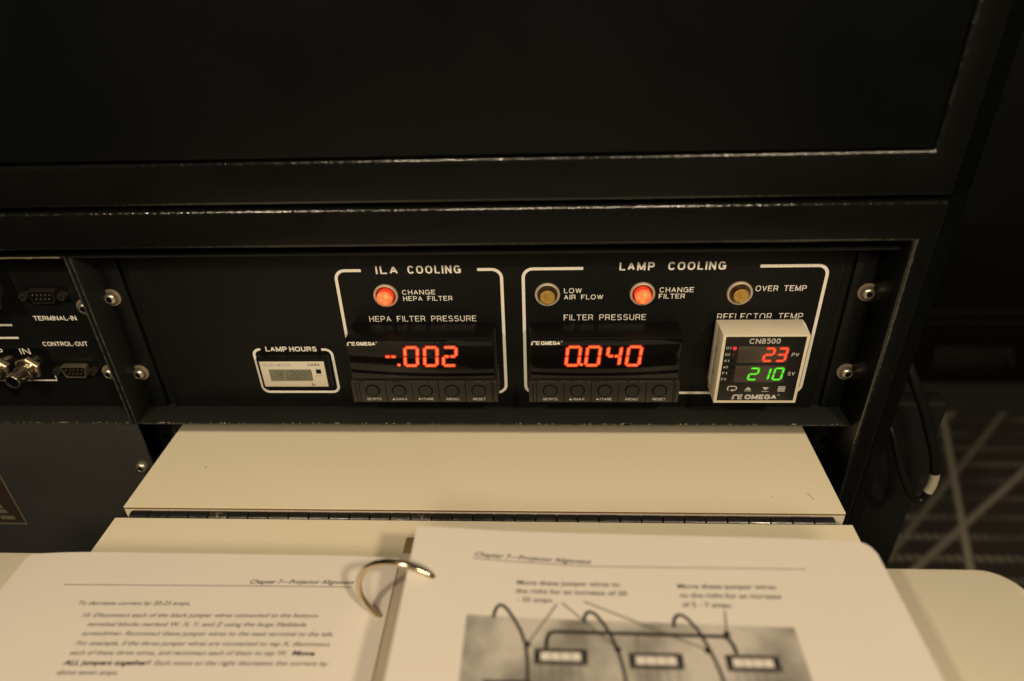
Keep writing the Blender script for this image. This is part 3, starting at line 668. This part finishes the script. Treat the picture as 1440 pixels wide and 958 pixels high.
# ================================================================== panel meters
def panel_meter(x0, x1, label, chars, dp):
    cx = (x0 + x1) / 2; hw = (x1 - x0) / 2
    root = thing('panel_meter', label, 'panel meter', (cx, 0, -38.5), 'black panel meters with red digits')
    def p(mb, name, m, parent=None, **k): return mb.build(name, m, parent or root, loc=(-cx, 0, 38.5) if parent is None else (0, 0, 0), **k)
    body = MB(); body.box(x0 + 0.3, x1 - 0.3, -19.2, -0.05, -21.2, 8.6, 0.9, 2)
    p(body, 'case', M['plastic'])
    p(MB().box(x0 + 0.9, x1 - 0.9, -20.5, -19.3, -20.3, 8.0, 0.35, 2), 'window', M['window'])
    p(MB().box(x0 - 0.6, x1 + 0.6, -20.9, -0.1, -38.5, -22.6, 0.5, 2), 'key_strip', M['strip'])
    ar = MB()           # pale broken line on the top arris of the key strip and groove lines between keys
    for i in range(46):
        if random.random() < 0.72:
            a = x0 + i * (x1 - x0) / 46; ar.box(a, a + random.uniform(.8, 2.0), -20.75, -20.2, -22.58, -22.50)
    p(ar, 'pale_edge_flecks', M['plateline'])
    gr = MB(); kx = [cx + (k - 2) * (17.05) * hw / 46.3 + 0.7 for k in range(5)]
    for gx in [k - 8.4 for k in kx] + [kx[-1] + 8.4, x0 + 2.2, x1 - 2.0]:
        gr.box(gx - 0.2, gx + 0.2, -20.96, -20.9, -38.2, -22.9)
    p(gr, 'seam', M['darkhole'])
    lg = MB(); Tm = onface(-21.0)
    for k, nm in enumerate(('SETPTS', '/MAX', '/TARE', 'MENU', 'RESET')):
        b = MB().lathe([(4.55, -20.9), (4.6, -21.25), (4.15, -21.55), (4.1, -21.0)], kx[k], -29.3, n=28)
        p(b, 'key_ring', M['darkhole'])
        p(MB().lathe([(0, -21.75), (3.0, -21.7), (3.9, -21.5), (4.05, -20.95)], kx[k], -29.3, n=28), 'key', M['button'])
        if k in (1, 2):
            tx = kx[k] - 4.2
            tri = [(-1.0, -36.7), (1.0, -36.7), (0, -35.1)] if k == 1 else [(-.7, -36.8), (1.0, -35.9), (-.7, -35.0)]
            lg.poly([Tm(tx + a, b_) for a, b_ in tri])
            caps(lg, nm, (kx[k] - 2.9, -36.8), (kx[k] + 4.6, -36.8), 1.8, Tm, t=.27, gap=.2)
        else:
            hl = {0: 4.6, 3: 3.9, 4: 4.0}[k]
            caps(lg, nm, (kx[k] - hl, -36.8), (kx[k] + hl, -36.8), 1.8, Tm, t=.27, gap=.2)
    p(lg, 'key_legend', M['inkgrey'], smooth=0)
    mk = MB(); Tw = onface(-20.56)
    maker_mark(mk, x0 + 1.2, x0 + 6.6, 4.35, 2.7, -20.56)
    caps(mk, 'OMEGA', (x0 + 7.3, 4.35), (x0 + 19.0, 4.35), 2.65, Tw, t=.68, gap=.12)
    stroke(mk, arc(x0 + 19.9, 6.7, 0.42, 0, 330, 10), 0.16, Tw)
    p(mk, 'maker_name', M['ink'], smooth=0)
    for ch, dx in chars:
        digit('display_digit', ch, dx, -3.75, 9.3 if ch != '-' else 8.6, 14.9, 1.62, 0.085, -20.56, M['red_core'], M['red_edge'], root).location += Vector((-cx, 0, 38.5)) * S
    d2 = MB(); dot(d2, dp, -9.9, 0.95, -20.66); nb = len(d2.bm.faces); dot(d2, dp, -9.9, 1.35, -20.56)
    d2.bm.faces.ensure_lookup_table(); d2.bm.faces[1].material_index = 1
    p(d2, 'decimal_point', [M['red_core'], M['red_edge']], smooth=0)
    return root
panel_meter(-82.4, 9.8, 'black panel meter showing -.002 in red under HEPA FILTER PRESSURE', (('-', -55.0), ('0', -42.1), ('0', -29.9), ('2', -18.2)), -50.5)
panel_meter(30.6, 123.4, 'black panel meter showing 0.040 in red under FILTER PRESSURE', (('0', 57.6), ('0', 69.6), ('4', 82.2), ('0', 94.3)), 62.6)

# ================================================================== temperature controller
def controller():
    cx = 169.9
    root = thing('temperature_controller', 'square cream temperature controller reading red 23 over green 210', 'controller', (cx, 0, -36))
    def p(mb, name, m, parent=None, **k): return mb.build(name, m, parent or root, loc=(-cx, 0, 36) if parent is None else (0, 0, 0), **k)
    x0, x1, z0, z1 = 144.8, 195.0, -36.0, 13.0
    b = MB(); b.prism([(x0, z0), (x1, z0), (x1, z1), (x0, z1)], -24.7, -7, 'y', 0.45, 2)
    bz = p(b, 'bezel', M['beigeplastic'])
    p(MB().prism([(x0 - .3, -31.5), (201.0, -31.5), (201.0, 4.6), (196.4, 12.7), (x0 - .3, 12.7)], -11.0, -5.2, 'y', 0.5, 2), 'mounting_flange', M['beigeplastic'])
    p(MB().box(x0 + 1.5, x1 - 1.5, -5.1, -0.05, z0 + 2.5, z1 - 2.5), 'case', M['plastic'])
    nt = MB()
    for zz in (-3.0, -19.5): nt.prism([(-15.4, zz - 1.0), (-13.6, zz - 1.0), (-13.6, zz + 1.6)], x0 - 0.06, x0 - 0.02, 'x')
    nt.build('snap_slot', M['darkhole'], bz)
    fx0, fx1, fz0, fz1 = 146.6, 193.0, -33.9, 12.2
    p(MB().box(fx0, fx1, -24.95, -24.6, fz0, fz1, 0.1), 'keypad', M['cnface'])
    y = -25.05
    for a, c in ((-5.9, 5.7), (-20.0, -8.0)):
        p(MB().box(154.8, 184.3, y, -24.9, a, c, 0.05), 'display_window', M['cnwin'])
    yd = y - 0.05
    for ch, dx in (('2', 173.0), ('3', 180.5)):
        digit('display_digit', ch, dx, -0.1, 6.2, 9.9, 1.2, 0.10, yd, M['cnred'], M['red_edge'], root, split=False).location += Vector((-cx, 0, 36)) * S
    for ch, dx in (('2', 166.0), ('1', 172.9), ('0', 180.6)):
        digit('display_digit', ch, dx, -13.9, 5.9, 9.1, 0.95, 0.11, yd, M['green_core'], M['green_edge'], root, split=False).location += Vector((-cx, 0, 36)) * S
    lg = MB(); T = onface(-25.0)
    caps(lg, 'CN8500', (160.4, 7.5), (178.2, 7.5), 3.6, T, t=.60, gap=.17)
    for nm, z in (('O1', 3.7), ('O2', -0.9), ('A1', -5.3), ('A2', -9.9), ('F1', -14.3), ('F2', -18.8)):
        caps(lg, nm, (147.4, z), (150.2, z), 1.8, T, t=.26)
    caps(lg, 'PV', (186.2, -1.5), (190.4, -1.5), 2.6, T, t=.36, shear=.1); caps(lg, 'SV', (186.2, -15.1), (190.4, -15.1), 2.6, T, t=.36, shear=.1)
    maker_mark(lg, 155.3, 161.8, -32.9, 3.6, -25.0)
    caps(lg, 'OMEGA', (163.3, -32.9), (182.6, -32.9), 3.6, T, t=1.0, gap=.12)
    stroke(lg, arc(183.7, -29.6, 0.5, 0, 330, 10), 0.2, T)
    # key symbols: a looping arrow, up, down, and a stack of bars
    stroke(lg, [(152.3, -26.2)] + arc(153.5, -24.6, 1.5, 230, 90, 6) + arc(156.0, -24.6, 1.5, 90, -70, 6) + [(155.0, -26.1)], 0.6, T)
    lg.poly([T(155.4, -25.0), T(155.4, -27.2), T(153.8, -26.1)])
    lg.poly([T(162.4, -25.7), T(166.6, -25.7), T(164.5, -23.6)]); stroke(lg, [(162.4, -26.6), (166.6, -26.6)], 0.35, T)
    lg.poly([T(172.9, -23.9), T(177.1, -23.9), T(175.0, -26.0)]); stroke(lg, [(172.9, -26.9), (177.1, -26.9)], 0.35, T)
    for k in range(4): stroke(lg, [(182.4, -23.5 - k * 1.05), (186.8, -23.5 - k * 1.05)], 0.62, T)
    p(lg, 'printed_legend', M['inkgrey'], smooth=0)
    d = MB(); dot(d, 152.5, 4.4, 1.25, -25.1); p(d, 'status_light', M['reddot'], smooth=0)['label'] = 'lit red status light beside O1'
    d = MB(); dot(d, 152.3, -0.1, 0.95, -25.1); p(d, 'status_light', M['dimdot'], smooth=0)
    for z in (-4.5, -9.1, -13.5, -18.0):
        d = MB(); dot(d, 152.2, z, 0.9, -25.1); p(d, 'status_light', M['plastic'], smooth=0)
controller()

# ================================================================== hour meter
def hour_meter():
    cx = -125
    root = thing('hour_meter', 'small black framed hour meter with a grey lcd inside the LAMP HOURS frame', 'hour meter', (cx, 0, -39))
    def p(mb, name, m, parent=None, **k): return mb.build(name, m, parent or root, loc=(-cx, 0, 39) if parent is None else (0, 0, 0), **k)
    p(MB().box(-148.3, -101.2, -5.9, -0.05, -38.6, -14.2, 0.8, 2), 'case', M['plastic'])
    p(MB().box(-146.4, -103.5, -6.25, -5.8, -36.6, -16.8, 0.1), 'label_face', M['lcdface'])
    lc = p(MB().box(-141.3, -112.9, -6.33, -6.2, -32.0, -22.8), 'lcd', M['lcd'])
    mb = MB()
    for i, ch in enumerate('412890'):
        for q in seg_polys(ch, -135.6 + i * 4.05 + 0.9, -27.5, 3.1, 6.6, 0.62, 0.08, False): mb.poly([(x, -6.36, z) for x, z in q])
    p(mb, 'lcd_digits', M['lcdseg'], smooth=0)
    mb = MB(); T = onface(-6.3)
    caps(mb, 'LH24', (-114.3, -20.1), (-106.6, -20.1), 1.9, T, t=.46, gap=.14)
    text(mb, 'h', (-114.3, -35.9), (-112.3, -35.9), 2.1, T, bold=.006)
    p(mb, 'printed_legend', M['blackink'], smooth=0)
    mb = MB(); caps(mb, 'HOUR METER', (-144.6, -20.4), (-126.2, -20.4), 1.9, T, t=.26); text(mb, 'RESET', (-110.2, -28.2), (-105.6, -28.2), 0.9, T)
    p(mb, 'faint_legend', M['greyink'], smooth=0)
    p(MB().box(-109.6, -106.4, -6.9, -6.2, -25.8, -22.8, 0.2), 'reset_button', M['plastic'])
hour_meter()

# ================================================================== indicator lamps
def indicator(x, lit, label):
    root = thing('indicator_lamp', label, 'indicator lamp', (x, 0, 28.2), 'round panel indicator lamps')
    lr = 5.0 if lit else 4.55
    MB().lathe([(7.75, -0.05), (7.75, -0.9), (7.45, -1.55), (7.0, -1.75), (6.5, -1.6), (6.1, -1.0), (6.0, -0.35)], 0, 0, n=44).build('bezel_ring', M['bezel'], root)
    MB().lathe([(6.05, -0.6), (5.9, -0.25), (0, -0.25)], 0, 0, n=32).build('cup', M['lens_amber_side'], root)
    MB().lathe([(lr, -0.3), (lr, -4.3)], 0, 0, n=40).build('lens_side', M['lens_red_side'] if lit else M['lens_amber_side'], root)
    MB().lathe([(lr, -4.3), (lr - .2, -4.75), (lr - .7, -4.9), (2.6, -4.7), (0.6, -4.55), (0.4, -4.1), (0, -4.1)], 0, 0, n=40).build('lens', M['lens_red'] if lit else M['lens_amber'], root, smooth=30)
    return root
indicator(-57.9, True, 'lit red indicator lamp beside CHANGE HEPA FILTER')
indicator(42.0, False, 'unlit amber indicator lamp beside LOW AIR FLOW')
indicator(99.6, True, 'lit red indicator lamp beside CHANGE FILTER under LAMP COOLING')
indicator(157.7, False, 'unlit amber indicator lamp beside OVER TEMP')

# ================================================================== fold-out shelf
sh = thing('fold_out_shelf', 'cream laminate fold-out shelf with a black piano hinge pulled from under the control panel', 'shelf', (-3.2, -70, -103))
def spart(mb, name, m, parent=None, **k):
    return mb.build(name, m, parent or sh, loc=(3.2, 70, 103) if parent is None else (0, 0, 0), **k)
def leaf(x0, x1, y0, y1):
    lf = spart(MB().box(x0, x1, y0, y1, -85.3, -84.5, 0.12, 1), 'laminate_top', M['laminate'])
    o = spart(MB().box(x0 + .1, x1 - .1, y0 + .05, y1 - .05, -102.5, -86.3), 'board', M['edgeband'])
    spart(MB().box(x0 - .02, x1 + .02, y0 - .03, y1 + .03, -86.28, -85.32), 'edge_line', M['core'])
    return lf
l1 = leaf(-226.2, 219.9, -69.6, 150); l2 = leaf(-226.4, 220.3, -345, -78.8)
mb = MB(); T = lambda u, v: (u, v, -84.45)
for a in ((202.5, -52.5, 204.8, -58.2, .45), (-189.5, -32.3, -188.2, -33.0, .8), (-187.5, -31.6, -187.0, -32.2, .5), (180.1, -56.0, 180.9, -56.6, .5), (-3, -20, -2.6, -20.4, .4)):
    stroke(mb, [(a[0], a[1]), (a[2], a[3])], a[4], T)
mb.build('scuff_mark', M['greyink'], l1, smooth=0)
mb = MB()
mb.box(-219.5, 212.6, -70.6, -69.75, -101, -90.5, 0.2); mb.box(-219.5, 212.6, -78.6, -77.8, -101, -90.5, 0.2)
hg = spart(mb, 'piano_hinge', M['hinge'])
xk = -219.5; NK = 34; pitch = 432.0 / NK
for i in range(NK):
    a = xk + i * pitch; b_ = a + pitch - 0.5
    r = 4.0 + random.uniform(-.04, .04)
    kb = MB(); dz = random.uniform(-.05, .05)
    pr = [(a, r * .9), (a + .3, r), (b_ - .3, r), (b_, r * .9)]
    kb.tube([(q, -74.0, -88.7 + dz) for q, _ in pr], [q for _, q in pr], 18)
    kn = kb.build('knuckle', M['hingewear'] if i in (4, 13, 14) else M['hinge'], hg)
    if i in (4, 13): kn['label'] = 'worn knuckle with its black finish rubbed through'

# ================================================================== ring binder and the manual in it
rb = thing('ring_binder', 'open cream ring binder with a metal ring lying across the shelf', 'ring binder', (-28, -240, -84))
def bpart(mb, name, m, parent=None, **k):
    return mb.build(name, m, parent or rb, loc=(28, 240, 84) if parent is None else (0, 0, 0), **k)
def rounded(x0, x1, y0, y1, rads):
    (x0y0, x1y0, x1y1, x0y1) = rads; pts = []
    for (x, y, r, s) in ((x0, y0, x0y0, 180), (x1, y0, x1y0, 270), (x1, y1, x1y1, 0), (x0, y1, x0y1, 90)):
        if r <= 0: pts.append((x, y)); continue
        cx = x + (r if x == x0 else -r); cy = y + (r if y == y0 else -r)
        pts += arc(cx, cy, r, s, s + 90, 8)
    return pts
bpart(MB().prism(rounded(-8, 290.5, -405, -113.6, (0, 20, 20, 0)), -83.9, -80.2, 'z', 0.9, 2), 'cover', M['cover'])
bpart(MB().prism(rounded(-300, -50, -405, -110.5, (20, 0, 0, 20)), -83.9, -80.2, 'z', 0.9, 2), 'cover', M['cover'])
bpart(MB().box(-49.4, -8.6, -405, -112, -83.7, -80.4, 0.6), 'spine', M['cover'])
mb = MB(); mb.prism([(-38.1, -80.3), (-38.0, -68.6), (-29.0, -68.6), (-28.6, -80.3)], -400, -117.6, 'y', 0.4, 2)
bpart(mb, 'ring_rail', M['rail'])
mb = MB(); mb.prism([(-38.8, -79.8), (-38.3, -71.2), (-37.3, -69.9), (-33.6, -69.9), (-32.2, -71.2), (-31.4, -79.8)], -117.4, -105.0, 'y', 0.6, 2)
bpart(mb, 'end_lever', M['rail2'])
arcs = _sup(-26.6, -52.0, 23.4, 26.0, 0, 90, 15, 2.35) + _sup(-26.6, -52.0, 23.4, 26.0, 96, 180, 14, 2.0) + _sup(-26.6, -52.0, 23.4, 22.0, 186, 354, 28, 2.0)
pts = [(p[0], -160.3 - (p[0] + 28.5) * 0.22, p[1]) for p in arcs]
bpart(MB().tube(pts, 1.65, 16, closed=True), 'ring', M['nickel'])
pts = [(p[0], p[1] - 108, p[2]) for p in pts]
bpart(MB().tube(pts, 1.65, 16, closed=True), 'ring', M['nickel'])

def zr(x, y): return -32.0 + 2.2 * math.exp(-((x + 22.7) / 34.0) ** 2) - 1.6 * max(0, (x - 150) / 45) ** 2
def zl(x, y): return -66.9 - 1.2 * math.exp(-((x + 31) / 28.0) ** 2) - 2.6 * max(0, (-205 - x) / 42) ** 2
def stack(root, x0, x1, ytop, ybot, zf, z0, corner):
    """the block of sheets: a bowed top sheet over its fore-edges"""
    nx, ny = 150, 150; mb = MB(); g = []
    for i in range(nx + 1):
        u = i / nx; x = x0 + (x1 - x0) * u; col = []
        for j in range(ny + 1):
            yt = ytop(x)
            if corner == 'r': yt -= max(0.0, 7.0 - math.sqrt(max(0, 49 - max(0, x - (x1 - 7)) ** 2))) if x > x1 - 7 else 0
            else: yt -= max(0.0, 3.0 - math.sqrt(max(0, 9 - max(0, (x0 + 3) - x) ** 2))) if x < x0 + 3 else 0
            y = yt + (ybot - yt) * j / ny; col.append((x, y, zf(x, y)))
        g.append(col)
    vs = [p for c_ in g for p in c_]; W = ny + 1
    mb.raw(vs, [(i * W + j, (i + 1) * W + j, (i + 1) * W + j + 1, i * W + j + 1) for i in range(nx) for j in range(ny)])
    bmesh.ops.recalc_face_normals(mb.bm, faces=mb.bm.faces)
    top = mb
    sd = MB(); loop = [g[i][0] for i in range(nx + 1)] + [g[nx][j] for j in range(1, ny + 1)] + [g[i][ny] for i in range(nx - 1, -1, -1)] + [g[0][j] for j in range(ny - 1, 0, -1)]
    n = len(loop); lv = 6; vs = []
    for k in range(lv + 1):
        t = k / lv; j = random.uniform(-.25, .25) if 0 < k else 0
        vs += [(p[0] + j, p[1] + j * .4 - (0.25 if k else 0), p[2] - 0.05 + (z0 - p[2]) * t) for p in loop]
    sd.raw(vs, [(k * n + i, k * n + (i + 1) % n, (k + 1) * n + (i + 1) % n, (k + 1) * n + i) for k in range(lv) for i in range(n)])
    return top, sd
# --- right-hand stack
rp = thing('manual_pages', 'thick right-hand stack of manual pages with a jumper wire diagram', 'manual pages', (86, -270, -80))
def rpart(mb, name, m, parent=None, **k): return mb.build(name, m, parent or rp, loc=(-86, 270, 80) if parent is None else (0, 0, 0), **k)
top, sd = stack(rp, -22.8, 195.6, lambda x: -134.4 - 0.018 * (x + 22.8), -402, zr, -80.1, 'r')
sheet = rpart(top, 'top_sheet', M['paper']); rpart(sd, 'page_edges', M['paperedge'])
def onR(h): return lambda u, v: (u, v, zr(u, v) + h)
def dense(pts, step=2.0):
    out = [pts[0]]
    for a, b in zip(pts, pts[1:]):
        n = max(1, int(math.hypot(b[0] - a[0], b[1] - a[1]) / step))
        out += [(a[0] + (b[0] - a[0]) * k / n, a[1] + (b[1] - a[1]) * k / n) for k in range(1, n + 1)]
    return out
T1, T2, T3 = onR(0.10), onR(0.16), onR(0.22)
mb = MB()
text(mb, 'Chapter 7\u2014Projector Alignment', (7.0, -151.4), (61.5, -154.5), 2.5, T1, bold=.014, shear=.25)
rpart(mb, 'heading', M['toner'], sheet, smooth=0)
mb = MB(); stroke(mb, dense([(6.4, -152.8), (62, -155.9), (158.9, -155.9)]), 0.42, T1); rpart(mb, 'rule_line', M['tonergrey'], sheet, smooth=0)
mb = MB()
for s_, a, b in (('Move these jumper wires to', (27.8, -166.7), (73.9, -166.9)), ('the right for an increase of 20', (27.3, -171.2), (76.6, -171.6)), ('- 25 amps.', (28.1, -175.7), (44.0, -175.8)),
                 ('Move these jumper wires', (99.6, -167.3), (142.6, -167.0)), ('to the right for an increase', (99.7, -172.1), (143.6, -172.0)), ('of 5 - 7 amps.', (99.9, -176.9), (121.4, -176.9))):
    text(mb, s_, a, b, 2.2, T1, bold=.018)
    if 'amps' in s_:
        rpart(mb, 'caption', M['toner'], sheet, smooth=0); mb = MB()
mb = MB(); nx, ny = 24, 14; vs = []
for i in range(nx + 1):
    for j in range(ny + 1):
        u, v = i / nx, j / ny; x = 6.6 + 137.9 * u; y = (-183.4 - 2.9 * u) * (1 - v) + v * -262; vs.append(T1(x, y))
mb.raw(vs, [(i * (ny + 1) + j, (i + 1) * (ny + 1) + j, (i + 1) * (ny + 1) + j + 1, i * (ny + 1) + j + 1) for i in range(nx) for j in range(ny)])
rpart(mb, 'printed_photo', M['photo'], sheet, smooth=0)
mb = MB()
for L_ in ([(45.6, -176.6), (33.2, -196.4)], [(47.8, -176.0), (70.0, -197.6)], [(57.5, -175.2), (106.4, -197.4)], [(117.6, -178.8), (116.0, -189.0)]):
    stroke(mb, dense(L_), 0.7, T2)
rpart(mb, 'leader_line', M['tonergrey'], sheet, smooth=0)
mb = MB()
wires = ([(18.3, -184.6), (18.6, -181.6), (19.4, -179.2), (20.7, -177.9), (22.2, -178.2), (23.9, -179.8), (26.9, -184.3), (30.1, -190.1), (32.4, -196.7), (33.4, -204.6), (33.5, -214), (33.3, -240)],
         [(57.1, -185.8), (57.3, -183.2), (58.1, -181.2), (59.3, -180.4), (60.8, -180.7), (62.4, -182.0), (65.5, -186.6), (68.2, -192.6), (70.2, -198.5), (71.5, -205.3), (72.3, -213), (72.8, -240)],
         [(94.6, -187.3), (94.9, -184.6), (96.0, -182.2), (97.7, -181.1), (99.4, -181.6), (101.1, -183.1), (104.4, -188.6), (106.8, -195.4), (108.5, -201.4), (109.6, -206.8), (110.3, -213), (111, -240)])
for wpts in wires: stroke(mb, dense(wpts, 1.2), 1.45, T3)
stroke(mb, dense([(40.8, -199.0), (41.2, -194), (42.2, -191.2), (44.4, -190.4), (77, -190.7), (114.0, -191.2), (116.2, -192.4), (117.3, -195), (118.0, -199.2)], 1.5), 1.75, T3)
stroke(mb, dense([(16.0, -213.6), (35.0, -213.2)]), 1.6, T3)
for c_ in ((33.2, -196.6), (70.2, -198.0), (106.6, -197.8), (116.0, -190.0)):
    mb.poly([T3(c_[0] + 1.5 * math.cos(a * math.pi / 5), c_[1] + 1.5 * math.sin(a * math.pi / 5)) for a in range(10)])
rpart(mb, 'wire_drawing', M['toner'], sheet, smooth=0)
mb = MB(); mb3 = MB()
for x0, x1, y1 in ((35.9, 57.7, -198.2), (74.3, 96.0, -199.2), (112.8, 134.2, -199.4)):
    y0 = y1 - 7.2
    for (a, b, c_, d) in ((x0, x1, y1 - 1.6, y1), (x0, x1, y0, y0 + 1.9), (x0, x0 + 2.6, y0 + 1.9, y1 - 1.6), (x1 - 2.6, x1, y0 + 1.9, y1 - 1.6)):
        mb.raw([T2(a, c_), T2(b, c_), T2(b, d), T2(a, d)], [(0, 1, 2, 3)])
    for k in range(12):
        for yy in (y1 - 0.9, y0 + 1.0):
            if random.random() < .75:
                xx = x0 + 1.2 + k * (x1 - x0 - 2.4) / 11; mb3.raw([T3(xx - .4, yy - .4), T3(xx + .4, yy - .4), T3(xx + .4, yy + .4), T3(xx - .4, yy + .4)], [(0, 1, 2, 3)])
    mb2 = MB()
    for k in range(4):
        cw = (x1 - x0 - 5.2) / 4; a = x0 + 2.6 + k * cw
        mb2.raw([T2(a + .25, y0 + 2.0), T2(a + cw - .25, y0 + 2.0), T2(a + cw - .25, y1 - 1.7), T2(a + .25, y1 - 1.7)], [(0, 1, 2, 3)])
    rpart(mb2, 'terminal_window_drawing', M['paper'], sheet, smooth=0)
    for k in range(5):
        xx = x0 + 3 + k * (x1 - x0 - 6) / 4; stroke(mb3, dense([(xx, y0 - .2), (xx + .3, y0 - 13)]), .45, T2)
stroke(mb3, dense([(78.6, -191.5), (78.2, -199)]), .8, T2)
rpart(mb, 'terminal_block_drawing', M['toner'], sheet, smooth=0); rpart(mb3, 'fine_line_drawing', M['lightgrey'], sheet, smooth=0)

# --- left-hand stack
lpg = thing('manual_pages', 'thin left-hand stack of manual pages printed with an italic paragraph', 'manual pages', (-140, -260, -80))
def lpart(mb, name, m, parent=None, **k): return mb.build(name, m, parent or lpg, loc=(140, 260, 80) if parent is None else (0, 0, 0), **k)
top, sd = stack(lpg, -247.4, -38.3, lambda x: -121.0 - 0.002 * (x + 247), -400, zl, -80.1, 'l')
sheet2 = lpart(top, 'top_sheet', M['paper']); lpart(sd, 'page_edges', M['paperedge'])
def onL(h): return lambda u, v: (u, v, zl(u, v) + h)
T1 = onL(0.10)
mb = MB(); text(mb, 'Chapter 7\u2014Projector Alignment', (-114.0, -140.6), (-59.2, -139.7), 2.5, T1, bold=.014, shear=.25)
lpart(mb, 'heading', M['toner'], sheet2, smooth=0)
mb = MB(); stroke(mb, dense([(-212.4, -142.9), (-58.8, -141.5)]), 0.42, T1); lpart(mb, 'rule_line', M['tonergrey'], sheet2, smooth=0)
mb = MB(); mbb = MB()
for s_, a, b in (('To decrease current by 20-25 amps,', (-198.3, -155.1), (-139.6, -154.2)),
                 ('10. Disconnect each of the black jumper wires connected to the bottom', (-191.5, -162.1), (-72.4, -160.0)),
                 ('terminal blocks marked W, X, Y, and Z using the large Flatblade', (-186.0, -167.2), (-76.5, -165.2)),
                 ('screwdriver. Reconnect these jumper wires to the next terminal to the left.', (-185.8, -172.3), (-61.8, -170.1)),
                 ('For example, if the three jumper wires are connected to tap X, disconnect', (-185.5, -177.6), (-62.1, -175.4)),
                 ('each of these three wires, and reconnect each of them to tap W.', (-185.5, -182.6), (-81.0, -180.6)),
                 ('Each move to the right decreases the current by', (-142.0, -187.0), (-60.4, -185.3)),
                 ('about seven amps.', (-185.6, -192.6), (-156.7, -192.1)),
                 ('11. Turn the', (-191.5, -200.0), (-168, -199.6))):
    text(mb, s_, a, b, 2.25, T1, bold=.012, shear=.24)
text(mbb, 'Move', (-78.5, -180.5), (-67.9, -180.4), 2.25, T1, bold=.04, shear=.2)
text(mbb, 'ALL jumpers together!', (-185.6, -187.8), (-144.4, -187.0), 2.3, T1, bold=.035, shear=.2)
lpart(mb, 'paragraph', M['tonergrey'], sheet2, smooth=0); lpart(mbb, 'bold_words', M['toner'], sheet2, smooth=0)

# ================================================================== cable loop beside the cabinet and the case behind
cb = thing('cable_loop', 'black cable hanging in a loop with a pale ferrule beside the cabinet column', 'cable', (300, 10, -151))
def smooth_path(P, n=8):
    out = []
    P = [Vector(p) for p in P]
    for i in range(len(P) - 1):
        p0, p1, p2, p3 = P[max(i - 1, 0)], P[i], P[i + 1], P[min(i + 2, len(P) - 1)]
        for k in range(n):
            t = k / n
            out.append(0.5 * ((2 * p1) + (-p0 + p2) * t + (2 * p0 - 5 * p1 + 4 * p2 - p3) * t * t + (-p0 + 3 * p1 - 3 * p2 + p3) * t ** 3))
    out.append(P[-1]); return out
def kb_(mb, name, m): return mb.build(name, m, cb, loc=(-300, -10, 151), smooth=60)
kb_(MB().tube(smooth_path([(269, 24, -15), (279.5, 14, -34), (287.5, 10, -50), (297, 10, -67.5), (308, 10, -91), (315.5, 10, -108), (320.2, 10, -124)]), 3.5, 16), 'hose', M['cable'])
kb_(MB().tube([(320.2, 10, -124.2), (321.3, 10, -129), (321.6, 10, -136), (320.6, 10, -142.5)], 3.3, 16), 'ferrule', M['ferrule'])
kb_(MB().tube(smooth_path([(320.5, 10, -142.6), (319.4, 10, -149.6), (315.4, 10, -151.6), (308.6, 10, -145.2), (300.5, 10, -131.0), (293.6, 10, -117.0), (287.2, 10, -101), (281, 16, -86), (272, 32, -72), (265, 36, -62)]), 2.5, 12), 'tail', M['cable'])

ec = thing('equipment_case', 'black equipment case standing on the floor behind the carpet', 'equipment case', (1150, 935, -700))
def epart(mb, name, m): return mb.build(name, m, ec, loc=(-1150, -935, 700))
epart(MB().box(700, 1900, 936, 1500, -700, 60, 6), 'case_body', M['case'])
epart(MB().box(720, 1900, 928, 935.5, -515, -508, 1).box(720, 1900, 928, 935.5, -540, -535, 1), 'ledge', M['casemetal'])
epart(MB().box(893, 1052, 931, 935.5, -655, -600, 2), 'latch_plate', M['casemetal'])
epart(MB().prism([(1034, -606), (1044, -596), (1050, -596), (1058, -612), (1076, -650), (1066, -654), (1052, -640)], 927, 930.8, 'y', 0.6), 'corner_bracket', M['casemetal'])
